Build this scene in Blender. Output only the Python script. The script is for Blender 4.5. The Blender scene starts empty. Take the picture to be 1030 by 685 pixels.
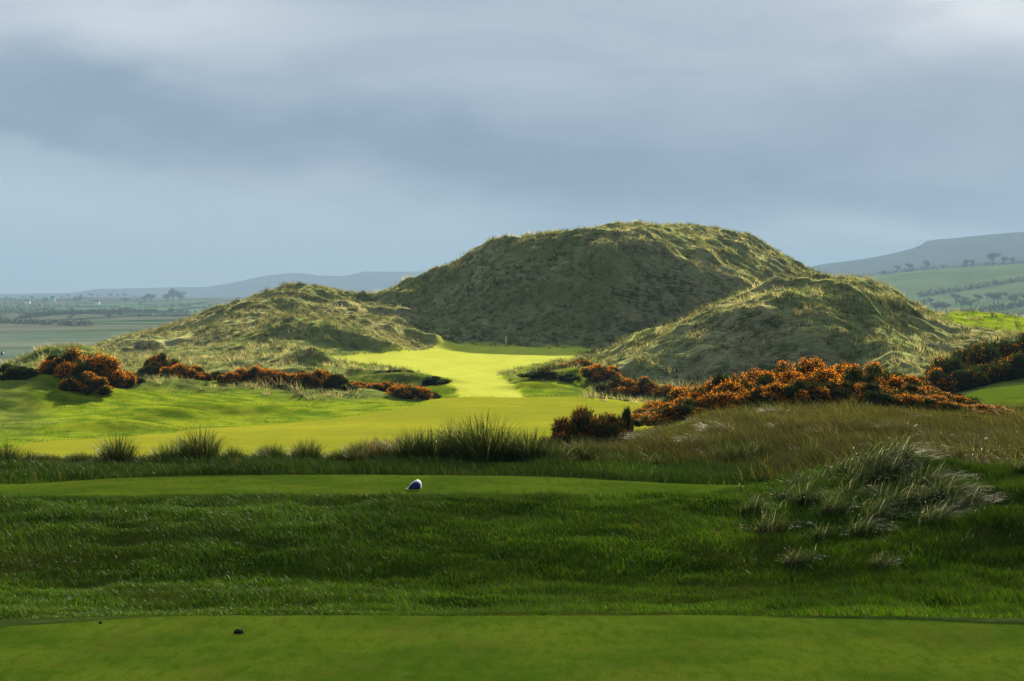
import bpy, math, random
import numpy as np
from mathutils import Vector
random.seed(7)
rng = np.random.default_rng(7)
F = 2200.0          # focal length in units of a 1030-wide frame
H = 2.4             # eye height above the near tee
HOR = 300.0         # row of the eye level in that frame
SUN_AZ, SUN_EL = math.radians(10), math.radians(19.5)
scene = bpy.context.scene
col = scene.collection

# ------------------------------------------------------------------ maths
def vnoise(x, y, seed=0):
    xi = np.floor(x).astype(np.int64); yi = np.floor(y).astype(np.int64)
    fx = x - xi; fy = y - yi
    fx = fx*fx*fx*(fx*(fx*6-15)+10); fy = fy*fy*fy*(fy*(fy*6-15)+10)
    def h(a, b):
        n = (a*374761393 + b*668265263 + seed*974634777) & 0xffffffff
        n = ((n ^ (n >> 13)) * 1274126177) & 0xffffffff
        n = (n ^ (n >> 16)) & 0xffffffff
        return n / 4294967295.0
    a = h(xi, yi); b = h(xi+1, yi); c = h(xi, yi+1); d = h(xi+1, yi+1)
    return ((a*(1-fx)+b*fx)*(1-fy) + (c*(1-fx)+d*fx)*fy)*2-1
def fbm(x, y, oct=4, seed=0, gain=.5):
    s = 0; a = 1; t = 0
    for o in range(oct):
        s = s + a*vnoise(x, y, seed+o*17); t += a; a *= gain
        x, y = x*1.93+y*.31+3.7, y*1.93-x*.31+9.1
    return s/t
def sstep(a, b, x):
    t = np.clip((x-a)/(b-a), 0, 1); return t*t*(3-2*t)
def pchip(xk, yk, x):
    """monotone cubic; xk, yk are (n,) lists and x any array"""
    xk = np.asarray(xk, float); yk = np.asarray(yk, float)
    h = np.diff(xk); d = np.diff(yk)/h
    m = np.zeros_like(yk); m[0] = 0; m[-1] = 0
    for i in range(1, len(xk)-1):
        if d[i-1]*d[i] > 0:
            w1 = 2*h[i]+h[i-1]; w2 = h[i]+2*h[i-1]
            m[i] = (w1+w2)/(w1/d[i-1]+w2/d[i])
    x = np.clip(x, xk[0], xk[-1])
    i = np.clip(np.searchsorted(xk, x)-1, 0, len(xk)-2)
    t = (x-xk[i])/h[i]
    return (yk[i]*(2*t**3-3*t**2+1)+h[i]*m[i]*(t**3-2*t**2+t)+yk[i+1]*(-2*t**3+3*t**2)+h[i]*m[i+1]*(t**3-t**2))
def loft(Yk, Zk, Y):
    """Yk, Zk: (K, N) node rows for N points; Y: (N,). monotone cubic along K"""
    K, N = Yk.shape
    h = np.maximum(Yk[1:]-Yk[:-1], 1e-3); d = (Zk[1:]-Zk[:-1])/h
    m = np.zeros_like(Zk)
    w1 = 2*h[1:]+h[:-1]; w2 = h[1:]+2*h[:-1]
    ok = d[:-1]*d[1:] > 0
    den = np.where(ok, w1/np.where(ok, d[:-1], 1)+w2/np.where(ok, d[1:], 1), 1)
    m[1:-1] = np.where(ok, (w1+w2)/den, 0)
    i = np.clip((Y[None] >= Yk).sum(0)-1, 0, K-2)
    n = np.arange(N)
    Yc = np.clip(Y, Yk[0], Yk[-1])
    hi = h[i, n]; t = (Yc-Yk[i, n])/hi
    return (Zk[i, n]*(2*t**3-3*t**2+1)+hi*m[i, n]*(t**3-2*t**2+t)+Zk[i+1, n]*(-2*t**3+3*t**2)+hi*m[i+1, n]*(t**3-t**2))

# ------------------------------------------------------------------ the lie of the land
# each contour: distance (number or px table) and height as a table of (bearing, sight line row) or 'z'
def T(pairs): return [p[0] for p in pairs], [p[1] for p in pairs]
def const(v): return ([-500, 1500], [v, v])
def zrow(py, Y): return H-(py-HOR)*Y/F
LINES = [
 dict(Y=const(6),  z=const(0)),
 dict(Y=T([(-400,14.6),(0,15.95),(150,16.5),(260,16.7),(500,16.75),(800,16.5),(1030,16.15),(1400,15.2)]), z=const(0)),
 dict(Y=const(19.2), z=const(-.42)),
 dict(Y=const(23.2), z=const(-.62)),
 dict(Y=const(25.6), py=T([(-400,530),(0,530),(500,528),(700,530),(860,535),(1030,520),(1400,510)])),
 dict(Y=T([(-400,27.4),(0,27.6),(400,27.9),(760,28.2),(900,28.4),(1400,28.6)]), py=T([(-400,500),(0,499),(400,497),(700,496.5),(780,493),(860,487),(930,482),(1030,486),(1400,480)])),
 dict(Y=T([(-400,29),(0,29.5),(130,30.6),(300,31.1),(500,30.9),(760,30.2),(1400,31)]), py=T([(-400,489),(0,486.5),(130,480),(300,477),(500,478),(760,488),(860,481),(930,477),(1030,480),(1400,470)])),
 dict(Y=const(34), py=T([(-400,470),(0,469),(300,466),(560,468),(700,474),(800,474),(900,470),(1030,468),(1400,460)])),
 dict(Y=const(48), py=T([(-400,520),(0,515),(300,512),(450,508),(520,488),(570,462),(620,450),(700,446),(800,444),(1030,440),(1400,430)])),
 dict(Y=T([(-400,84),(450,84),(600,80),(1400,76)]), py=T([(-400,458),(0,460),(300,460),(500,460),(570,459),(610,450),(640,440),(680,425),(740,413),(800,408),(860,406),(900,407),(960,413),(1000,418),(1030,420),(1400,412)])),
 dict(Y=T([(-400,104),(300,112),(500,120),(1400,100)]), py=T([(-400,418),(0,426),(100,424),(200,424),(300,419),(400,410),(500,407),(600,407),(680,415),(800,430),(900,415),(960,400),(1030,391),(1400,385)])),
 dict(Y=T([(-400,125),(0,128),(300,136),(450,138),(1400,124)]), py=T([(-400,380),(0,378),(40,381),(90,384),(130,382),(180,383),(250,386),(330,391),(400,398),(440,402),(560,402),(680,402),(800,410),(900,400),(960,385),(1000,373),(1060,366),(1400,362)])),
 dict(Y=const(152), py=T([(-400,386),(0,377),(60,378),(130,377),(200,376),(300,378),(380,388),(440,391),(500,390),(560,390),(600,394),(640,396),(700,395),(800,392),(850,388),(880,370),(900,361),(930,366),(960,368),(1030,362),(1400,360)])),
 dict(Y=const(164), py=T([(-400,386),(0,379),(60,375),(130,374),(200,371),(300,371),(380,378),(440,384),(500,384),(540,382),(570,378),(605,368),(650,350),(700,325),(740,308),(780,300),(820,298),(860,303),(880,312),(900,324),(930,338),(960,345),(1000,345),(1400,345)])),
 dict(Y=T([(-400,174),(600,174),(700,175),(780,178),(860,183),(940,182),(1000,180),(1400,180)]), py=T([(-400,385),(0,378),(60,372),(130,372),(200,369),(300,368),(380,377),(440,380),(500,379),(540,377),(570,371),(605,357),(650,335),(700,308),(740,287),(780,280),(820,276),(860,275),(900,285),(930,301),(960,320),(1000,330),(1400,330)])),
 dict(Y=const(197), py=T([(-400,375),(0,365),(50,350),(90,350),(130,362),(200,360),(260,357),(300,360),(340,366),(400,367),(500,366),(560,365),(620,370),(700,375),(900,368),(935,340),(960,313),(1000,313),(1030,317),(1400,318)])),
 dict(Y=const(226), py=T([(-400,372),(0,380),(60,376),(120,358),(160,357),(200,349),(250,335),(291,323),(325,324),(360,332),(400,342),(430,353),(500,357),(560,357),(620,358),(700,362),(900,362),(1000,358),(1400,350)])),
 dict(Y=const(244), py=T([(-400,370),(0,385),(60,378),(110,357),(150,345),(200,332),(230,324),(260,321),(291,320),(330,319),(370,322),(410,334),(450,343),(500,345),(560,346),(620,347),(700,352),(900,352),(1400,350)])),
 dict(Y=const(258), py=T([(-400,368),(0,380),(60,372),(110,354),(150,338),(200,322),(230,310),(260,303),(300,304),(330,311),(370,312),(400,310),(430,308),(460,297),(480,288),(510,272),(560,260),(600,246),(640,240),(700,262),(730,275),(760,286),(800,300),(850,315),(900,330),(1000,340),(1400,345)])),
 dict(Y=T([(-400,272),(150,268),(260,272),(350,280),(400,276),(480,271),(600,270),(640,275),(700,288),(800,290),(1400,290)]), py=T([(-400,366),(0,376),(60,368),(100,352),(130,342),(170,328),(200,315),(230,303),(260,296),(300,292),(330,297),(370,299),(395,290),(420,277),(450,261),(480,246),(510,235),(550,230),(600,226),(640,224),(700,227),(730,233),(760,242),(790,257),(830,276),(880,300),(960,325),(1030,330),(1400,340)])),
 dict(Y=const(312), z=T([(-400,-8),(0,-9),(105,-4.2),(135,-3.1),(165,-3.4),(250,-3),(500,-1),(700,0),(900,-4),(1400,-6)])),
 dict(Y=const(400), z=const(-15)),
 dict(Y=const(520), z=const(-18)),
]
def height(px, Y, lines):
    Yk = []; Zk = []
    for L in lines:
        y = pchip(*L['Y'], px)
        if 'z' in L: z = pchip(*L['z'], px)
        else: z = zrow(pchip(*L['py'], px), y)
        Yk.append(y); Zk.append(z)
    return loft(np.array(Yk), np.array(Zk), Y)

def inpoly(px, py, poly):
    poly = np.array(poly, float); c = np.zeros(px.shape, bool)
    n = len(poly); j = n-1
    for i in range(n):
        xi, yi = poly[i]; xj, yj = poly[j]
        if yi != yj:
            hit = ((yi > py) != (yj > py)) & (px < (xj-xi)*(py-yi)/(yj-yi)+xi)
            c ^= hit
        j = i
    return c
BUMPS = [(170,111,.75,3.2,2.2),(120,104,.35,3.5,1.8),(235,118,.5,4,2.2),(45,120,.9,4,3),(10,115,.7,3.5,3),(415,153,1.0,4.2,2.4),(385,158,.7,3,2),(315,166,1.3,3.2,2.6),(280,170,.8,4,3),(440,148,.5,2.5,2),(420,236,1.0,5,2.5),(560,162,.7,4,2.5),(535,150,.35,3,1.5),(340,214,1.0,5,3),(270,216,.8,6,3),(215,222,.9,5,3),(150,236,1.0,7,4),(345,262,1.2,3,3),(320,264,-.9,2.5,3),(820,158,.6,4,3)]
GREEN = [(466,401),(448,388),(425,376),(395,369),(345,364),(328,359),(360,356),(430,352),(455,346),(470,345),(480,347),(600,350),(585,360),(548,365),(520,370),(500,376),(512,388),(531,402)]
FAIR = [(-500,520),(-500,462),(0,456),(60,447),(130,440),(215,431),(300,424),(360,418),(415,408),(440,402.5),(470,400),(530,401),(690,401),(700,520)]
LAWN = [(955,404),(985,392),(1030,386),(1400,380),(1400,415),(1000,412)]

def spacing():
    seg = [(-60,-10,5),(-10,10,.5),(10,16,.12),(16,36.5,.05),(36.5,130,.3),(130,290,.24),(290,524,2.5)]
    out = []
    for a, b, s in seg: out.append(np.arange(a, b, s))
    return np.unique(np.concatenate(out))
Yr = spacing()
pc = np.concatenate([np.linspace(-60, 1090, 760)])
ext = 60*1.11**np.arange(1, 45)
uc = np.concatenate([(-ext[::-1]-60-60-515+60)/F, (pc-515)/F, (ext+1090-515)/F])
uc = uc[(uc > -2.6) & (uc < 2.6)]
def wid(Y): return np.sqrt(Y*Y+64)
U, YY = np.meshgrid(uc, Yr)
X = U*wid(YY)
def surface(x, Y):
    Yc = np.maximum(Y, 6)
    px = np.clip(515+F*x/Yc, -400, 1400)
    shp = px.shape
    z = height(px.ravel(), Yc.ravel(), LINES).reshape(shp)
    py = HOR+(H-z)*F/Yc
    # masks -------------------------------------------------------------
    edge1 = pchip(*LINES[1]['Y'], px)+.05*vnoise(x*1.3, Y*0, 5)
    tee1 = 1-sstep(edge1-.05, edge1+.05, Y)
    f2 = pchip(*LINES[5]['Y'], px); b2 = pchip(*LINES[6]['Y'], px)
    tee2 = sstep(f2, f2+.15, Y)*(1-sstep(b2-.1, b2, Y))*(1-sstep(745, 770, px+6*vnoise(x*2, Y*2, 8)))
    jx = px+2.5*vnoise(x*.5, Y*.5, 11)+1.2*vnoise(x*2, Y*2, 12); jy = py+.6*vnoise(x*.7, Y*.7, 13)
    fair = 0; green = 0
    for ox, oy in ((0, 0), (3, 1), (-3, 1), (3, -1), (-3, -1), (7, 0), (-7, 0), (0, 2), (0, -2)):
        fair = fair+(inpoly(jx+ox, jy+oy, FAIR) & (Y > 60) & (Y < 160))/9
        green = green+(inpoly(jx+ox*.6, jy+oy*.6, GREEN) & (Y > 120) & (Y < 260))/9
    lawn = (inpoly(jx, jy, LAWN) & (Y > 84) & (Y < 122)).astype(float)
    semi = ((Y > 75) & (Y < 150) & (px < 560)).astype(float)
    semi = np.maximum(semi, ((Y > 130) & (Y < 200) & (px > 320) & (px < 600)).astype(float)*.8)
    semi = np.maximum(semi, .62*sstep(148, 156, Y)*(1-sstep(205, 228, Y))*(1-sstep(330, 400, px))*(.6+.4*vnoise(x/5, Y/5, 18)))
    semi = np.maximum(semi, sstep(930, 960, px)*(Y > 175)*(Y < 215)*1.)
    scr = (1-sstep(25, 75, px+25*vnoise(x/3, Y/3, 14)))*sstep(96, 106, Y)*(Y < 160)
    scr = scr*.55
    rg = sstep(121, 126, Y+5*vnoise(x/6, Y*0, 15)-(px-100)*.02)*(1-sstep(420, 440, px))*(Y < 170)*(.55+.45*sstep(-.4, .3, vnoise(x/5, Y/4, 16)))
    scr = np.maximum(scr, .8*rg*(px > 60))
    semi = semi*(1-np.maximum(fair, green))*(1-.85*scr)
    dune = np.maximum(np.where(px > 590, sstep(126, 140, Y+4*vnoise(x/5, Y/5, 17)), sstep(150, 165, Y)), scr)*(1-green)*(1-semi*.8)
    gold = sstep(33, 40, Y)*(1-sstep(88, 95, Y))*sstep(520, 600, px)*(1-fair)*(1-lawn)
    bank = sstep(16.4, 16.9, Y)*(1-sstep(28, 33, Y))*(1-tee2)
    # relief ------------------------------------------------------------
    mown = np.maximum.reduce([tee1, tee2, fair, green, lawn])
    z = z + (1-mown)*dune*(.62*fbm(x/9, Y/9, 3, 21)+.55*fbm(x/2.6, Y/2.6, 3, 31))
    steep = dune*sstep(-2.5, 2, z)
    g = fbm((x+Y*.55)/5.5, (Y-x*.3)/16, 3, 41)
    for bx, bY, amp, sx, sy in BUMPS:
        cx = (bx-515)/F*bY
        z = z + amp*np.exp(-((x-cx)/sx)**2-((Y-bY)/sy)**2)*(1-.0*mown)
    z = z + steep*(-1.1*np.abs(g)+.02)
    z = z + steep*.9*fbm(x/20, Y/14, 2, 44) + steep*.30*fbm((x+Y)/2.2, (Y-x)/6, 3, 47)
    z = z + (1-mown)*semi*(Y < 150)*(.10*fbm(x/3, Y/3, 3, 51)+.38*fbm(x/12, Y/9, 2, 52)*sstep(85, 100, Y))
    z = z + fair*(.34*fbm(x/13, Y/11, 2, 53)) + green*.16*fbm(x/9, Y/9, 2, 54)
    z = z + gold*(.16*fbm(x/1.6, Y/1.6, 3, 61)+.15*fbm(x/6, Y/6, 2, 62))
    z = z + bank*(.055*fbm(x/.55, Y/.4, 3, 71)+.10*fbm(x/2.6, Y/1.3, 2, 72))*sstep(16.4, 18.5, Y)
    rb = sstep(740, 860, px)*sstep(21, 25, Y)*(1-sstep(33, 40, Y))
    z = z + rb*(.14*fbm(x/.9, Y/.9, 3, 73)+.10)
    z = z + (.008*fbm(x/.7, Y/.5, 3, 81))*(tee1+tee2) - .03*bank*sstep(16.3, 16.7, Y)
    return z, dict(tee1=tee1, tee2=tee2, fair=fair, green=green, lawn=lawn, semi=semi, dune=dune, gold=gold, bank=bank, px=px)
Z, M = surface(X, YY)

def sample(x, y, what=None):
    """bilinear height (and nearest mask) of the finished ground"""
    x = np.atleast_1d(np.asarray(x, float)); y = np.atleast_1d(np.asarray(y, float))
    i = np.clip(np.searchsorted(Yr, y)-1, 0, len(Yr)-2)
    ty = (y-Yr[i])/(Yr[i+1]-Yr[i])
    u = x/wid(y)
    j = np.clip(np.searchsorted(uc, u)-1, 0, len(uc)-2)
    tx = (u-uc[j])/(uc[j+1]-uc[j])
    A = Z if what is None else M[what]
    return (A[i, j]*(1-tx)+A[i, j+1]*tx)*(1-ty)+(A[i+1, j]*(1-tx)+A[i+1, j+1]*tx)*ty
def at(px, Y):
    x = (px-515)/F*Y
    return x, Y, float(sample(x, Y)[0])

# ------------------------------------------------------------------ helpers
def tag(o, label=None, cat=None, group=None, kind=None):
    if label: o['label'] = label
    if cat: o['category'] = cat
    if group: o['group'] = group
    if kind: o['kind'] = kind
    return o
def np_mesh(name, verts, faces, mat, smooth=False, color=None, attrs=None):
    """faces: list of int arrays (n,3) or (n,4)"""
    me = bpy.data.meshes.new(name)
    verts = np.asarray(verts, np.float32)
    me.vertices.add(len(verts)); me.vertices.foreach_set('co', verts.ravel())
    idx = np.concatenate([f.ravel() for f in faces]).astype(np.int32)
    cnt = np.concatenate([np.full(len(f), f.shape[1], np.int32) for f in faces])
    me.loops.add(len(idx)); me.loops.foreach_set('vertex_index', idx)
    me.polygons.add(len(cnt))
    st = np.concatenate([[0], np.cumsum(cnt)[:-1]]).astype(np.int32)
    me.polygons.foreach_set('loop_start', st)
    try: me.polygons.foreach_set('loop_total', cnt)
    except Exception: pass
    me.polygons.foreach_set('use_smooth', np.full(len(cnt), smooth))
    if color is not None:
        a = me.attributes.new('tint', 'FLOAT_COLOR', 'POINT')
        c = np.ones((len(verts), 4), np.float32); c[:, :3] = color
        a.data.foreach_set('color', c.ravel())
    for k, v in (attrs or {}).items():
        a = me.attributes.new(k, 'FLOAT', 'POINT'); a.data.foreach_set('value', np.asarray(v, np.float32).ravel())
    me.update(calc_edges=True)
    if mat: me.materials.append(mat)
    return me
def link(name, me, parent=None, loc=None):
    o = bpy.data.objects.new(name, me); col.objects.link(o)
    if parent: o.parent = parent
    if loc is not None: o.location = loc
    return o
def empty(name, loc=(0, 0, 0), rz=0):
    o = bpy.data.objects.new(name, None); col.objects.link(o); o.location = loc; o.rotation_euler.z = rz
    o.empty_display_size = .1
    return o
def grid_faces(nr, nc):
    a = np.arange(nr*nc).reshape(nr, nc)
    return np.stack([a[:-1, :-1], a[:-1, 1:], a[1:, 1:], a[1:, :-1]], -1).reshape(-1, 4)

# node helper
class N:
    def __init__(s, tree): s.t = tree
    def add(s, kind, **kw):
        n = s.t.nodes.new(kind)
        ins = kw.pop('ins', {})
        for k, v in kw.items(): setattr(n, k, v)
        for k, v in ins.items(): s.put(n.inputs[k], v)
        return n
    def put(s, sock, v):
        if hasattr(v, 'node'): s.t.links.new(v, sock)
        elif isinstance(v, (tuple, list)):
            if len(v) == 3 and sock.type == 'RGBA': v = (*v, 1)
            sock.default_value = v
        else: sock.default_value = v
    def m(s, op, a, b=0, clamp=False):
        n = s.add('ShaderNodeMath', operation=op, use_clamp=clamp); s.put(n.inputs[0], a); s.put(n.inputs[1], b); return n.outputs[0]
    def noise(s, vec, scale, detail=4, rough=.55, dist=0):
        n = s.add('ShaderNodeTexNoise', ins={'Scale': scale, 'Detail': detail, 'Roughness': rough, 'Distortion': dist}); 
        if vec is not None: s.put(n.inputs['Vector'], vec)
        return n.outputs['Fac']
    def rng(s, v, a, b, c=0, d=1, smooth=True):
        n = s.add('ShaderNodeMapRange', interpolation_type='SMOOTHSTEP' if smooth else 'LINEAR')
        for k, x in zip((0, 1, 2, 3, 4), (v, a, b, c, d)): s.put(n.inputs[k], x)
        return n.outputs[0]
    def mix(s, f, a, b, mode='MIX'):
        n = s.add('ShaderNodeMix', data_type='RGBA', blend_type=mode)
        s.put(n.inputs[0], f); s.put(n.inputs[6], a); s.put(n.inputs[7], b); return n.outputs[2]
    def attr(s, name, out='Fac'): return s.add('ShaderNodeAttribute', attribute_name=name).outputs[out]
def newmat(name):
    m = bpy.data.materials.new(name); m.use_nodes = True; m.node_tree.nodes.clear()
    n = N(m.node_tree); o = n.add('ShaderNodeOutputMaterial'); return m, n, o

def blade_mat(name, transl=.30, gloss=.012, vary=.25):
    m, n, o = newmat(name)
    c = n.attr('tint', 'Color')
    d = n.add('ShaderNodeBsdfDiffuse', ins={'Color': c})
    t = n.add('ShaderNodeBsdfTranslucent', ins={'Color': n.mix(1.0, c, (1.25, 1.2, .7), 'MULTIPLY')})
    x = n.add('ShaderNodeMixShader', ins={0: transl, 1: d.outputs[0], 2: t.outputs[0]})
    g = n.add('ShaderNodeBsdfGlossy', ins={'Color': (1, 1, .9), 'Roughness': .42})
    y = n.add('ShaderNodeMixShader', ins={0: gloss, 1: x.outputs[0], 2: g.outputs[0]})
    n.put(o.inputs[0], y.outputs[0]); return m
def plain(name, colr, rough=.6, spec=.3):
    m, n, o = newmat(name)
    tc = n.add('ShaderNodeTexCoord').outputs['Object']
    f = n.noise(tc, 9, 5)
    c = n.mix(n.rng(f, .35, .65), tuple(v*.82 for v in colr), tuple(min(1, v*1.12) for v in colr))
    p = n.add('ShaderNodeBsdfPrincipled', ins={'Base Color': c, 'Roughness': rough, 'Specular IOR Level': spec})
    n.put(o.inputs[0], p.outputs[0]); return m

GRASS = blade_mat('grass_blades')
MARRAM = blade_mat('marram_blades', .40, .02)
FOLI = blade_mat('gorse_needles', .22, .01)
FLOW = blade_mat('gorse_petals', .30, .01)

# ------------------------------------------------------------------ ground
def ground_material():
    m, n, o = newmat('turf_and_dune_grass')
    geo = n.add('ShaderNodeNewGeometry').outputs['Position']
    big = n.noise(geo, .09, 4); mid = n.noise(geo, .6, 5); fine = n.noise(geo, 5, 5); vf = n.noise(geo, 40, 4)
    # stretched streaks for grass lying with the wind
    mp = n.add('ShaderNodeMapping', ins={'Vector': geo, 'Scale': (.5, 1.6, 1.6), 'Rotation': (0, 0, .3)}).outputs[0]
    stre = n.noise(mp, 2.2, 5)
    rough = n.mix(n.rng(mid, .35, .68), (.022, .045, .009), (.075, .105, .018))
    rough = n.mix(n.rng(fine, .42, .72, 0, .5), rough, (.13, .125, .035))
    dune = n.mix(n.rng(mid, .33, .62), (.022, .032, .015), (.105, .108, .052))
    dune = n.mix(n.rng(stre, .40, .66, 0, .8), dune, (.165, .150, .082))
    dune = n.mix(n.rng(big, .38, .62, 0, .75), dune, n.mix(n.rng(fine, .35, .65), (.035, .055, .018), (.105, .115, .042)))
    bank = n.mix(n.rng(mid, .38, .62), (.012, .028, .002), (.036, .058, .004))
    bank = n.mix(n.rng(n.noise(geo, .45, 3), .50, .66, 0, .7), bank, (.075, .062, .010))
    bank = n.mix(n.rng(fine, .45, .7, 0, .35), bank, (.07, .065, .008))
    gold = n.mix(n.rng(mid, .36, .64), (.030, .036, .008), (.090, .082, .019))
    gold = n.mix(n.rng(fine, .4, .7, 0, .5), gold, (.03, .04, .012))
    semi = n.mix(n.rng(mid, .36, .66), (.024, .046, .003), (.070, .088, .006))
    semi = n.mix(n.rng(stre, .48, .72, 0, .5), semi, (.095, .092, .014))
    # mown turf: faint stripes of the mower and worn yellowish patches
    sp = n.add('ShaderNodeSeparateXYZ', ins={0: geo})
    st = n.m('SINE', n.m('MULTIPLY', n.m('ADD', sp.outputs[0], n.m('MULTIPLY', sp.outputs[1], .12)), 2.0))
    fa = n.mix(n.rng(mid, .3, .7), (.118, .126, .006), (.180, .170, .010))
    fa = n.mix(n.m('MULTIPLY', n.rng(st, -.3, .3), .5), fa, (.105, .132, .005))
    fa = n.mix(n.rng(big, .42, .6, 0, .45), fa, (.23, .21, .014))
    gr = n.mix(n.rng(mid, .3, .7), (.22, .245, .024), (.28, .29, .034))
    t1 = n.mix(n.rng(mid, .38, .62), (.064, .115, .008), (.120, .162, .012))
    t1 = n.mix(n.rng(fine, .38, .68, 0, .45), t1, (.105, .130, .012))
    t1 = n.mix(n.rng(vf, .45, .7, 0, .5), t1, (.034, .060, .004))
    mp3 = n.add('ShaderNodeMapping', ins={'Vector': geo, 'Scale': (1, .28, 1)}).outputs[0]
    tp = n.noise(mp3, 9, 5, .65); tq = n.noise(mp3, 2.2, 5, .6)
    t1 = n.mix(n.rng(tp, .46, .62, 0, .42), t1, (.040, .080, .005))
    t1 = n.mix(n.rng(tp, .30, .44, .40, 0), t1, (.125, .145, .018))
    t1 = n.mix(n.rng(tq, .50, .66, 0, .45), t1, (.115, .118, .014))
    fa = n.mix(n.rng(n.noise(mp3, .8, 6, .65), .48, .62, 0, .32), fa, (.105, .125, .008))
    mp4 = n.add('ShaderNodeMapping', ins={'Vector': geo, 'Scale': (.025, .11, .1), 'Rotation': (0, 0, .12)}).outputs[0]
    fa = n.mix(n.rng(n.noise(mp4, 1.0, 4, .6), .47, .56, 0, .55), fa, (.095, .112, .007))
    gr = n.mix(n.rng(n.noise(mp3, .35, 5, .6), .42, .6, 0, .45), gr, (.16, .19, .018))
    c = rough
    for k, cc in (('gold', gold), ('bank', bank), ('dune', dune), ('semi', semi), ('lawn', t1), ('fair', fa), ('green', gr), ('tee1', t1), ('tee2', t1)):
        c = n.mix(n.attr(k), c, cc)
    mown = n.attr('mown')
    bs = n.m('ADD', n.m('MULTIPLY', vf, .02), n.m('MULTIPLY', fine, .12))
    bh = n.m('MULTIPLY', bs, n.rng(mown, 0, 1, 1.0, .12, False))
    b = n.add('ShaderNodeBump', ins={'Strength': .8, 'Distance': 1.0, 'Height': bh}).outputs[0]
    d = n.add('ShaderNodeBsdfDiffuse', ins={'Color': c, 'Roughness': .6, 'Normal': b})
    c2 = n.mix(n.m('MAXIMUM', n.attr('dune'), n.attr('semi')), n.mix(n.attr('green'), n.mix(n.attr('fair'), (0, 0, 0, 1), (.045, .046, .006)), (.085, .088, .02)), c)
    sh = n.add('ShaderNodeBsdfSheen', ins={'Color': n.mix(1, c2, (1.5, 1.5, 1.1), 'MULTIPLY'), 'Roughness': .5})
    ad = n.add('ShaderNodeAddShader', ins={0: d.outputs[0], 1: sh.outputs[0]})
    n.put(o.inputs[0], ad.outputs[0])
    return m
mown = np.maximum.reduce([M[k] for k in ('tee1', 'tee2', 'fair', 'green', 'lawn')])
attrs = {k: M[k] for k in ('tee1', 'tee2', 'fair', 'green', 'lawn', 'semi', 'dune', 'gold', 'bank')}; attrs['mown'] = mown
gm = np_mesh('ground', np.stack([X, YY, Z], -1).reshape(-1, 3), [grid_faces(*X.shape)], ground_material(), True, attrs=attrs)
tag(link('ground', gm), 'rolling links turf with two mown tees, a sunlit fairway and grassy dunes', 'ground', kind='structure')

# ------------------------------------------------------------------ far country
def far_line(Y, **k): return dict(Y=const(Y), **k)
FAR = [
 far_line(440, z=const(-19)), far_line(700, z=const(-18)), far_line(1200, z=T([(-400,-18),(600,-17),(900,-14),(1400,-14)])),
 far_line(1700, py=T([(-400,324),(600,323),(850,330),(950,326),(1030,322),(1400,310)])),
 far_line(2300, py=T([(-400,317),(300,316),(800,310),(900,302),(960,297),(1030,290),(1400,270)])),
 far_line(3000, py=T([(-400,311),(300,310),(700,300),(880,278),(950,271),(1030,266),(1400,250)])),
 far_line(3700, py=T([(-400,304),(0,304),(300,303),(700,302),(820,290),(1030,290),(1400,280)])),
 far_line(4600, py=T([(-400,299),(0,300.5),(200,300.5),(500,299),(800,300),(1400,290)])),
 far_line(6200, py=T([(-400,300),(0,301),(300,300),(760,285),(820,267),(870,260),(905,253),(926,247),(932,243),(960,240),(1000,236),(1030,234),(1400,226)])),
 far_line(8000, z=T([(-400,0),(300,2),(700,20),(1400,120)])),
 far_line(9800, py=T([(-400,295),(0,296),(70,295),(100,291),(200,289),(225,286),(250,281),(275,277),(300,275),(325,277),(345,277),(370,273),(420,273),(470,276),(700,280),(1400,280)])),
 far_line(12000, z=const(-15)),
]
fy = np.concatenate([np.arange(440, 1600, 20), np.arange(1600, 3800, 16), np.arange(3800, 12001, 60)])
fu = np.concatenate([np.linspace(-.9, -.26, 40)[:-1], np.linspace(-.26, .26, 420), np.linspace(.26, .9, 40)[1:]])
FU, FY = np.meshgrid(fu, fy); FX = FU*FY
def far_z(x, Y):
    px = np.clip(515+F*x/Y, -400, 1400)
    z = height(px.ravel(), Y.ravel(), FAR).reshape(px.shape)
    return z+sstep(1200, 2200, Y)*((2.2+3.5*(1-sstep(300, 700, px)))*fbm(x/260, Y/420, 3, 90))*(1-.6*sstep(2500, 4000, Y)*0)+sstep(5200, 6200, Y)*3*fbm(x/300, Y/300, 4, 93)
FZ = far_z(FX, FY)
def fsample(x, y): return float(far_z(np.array([[float(x)]]), np.array([[float(y)]]))[0, 0])
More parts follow.
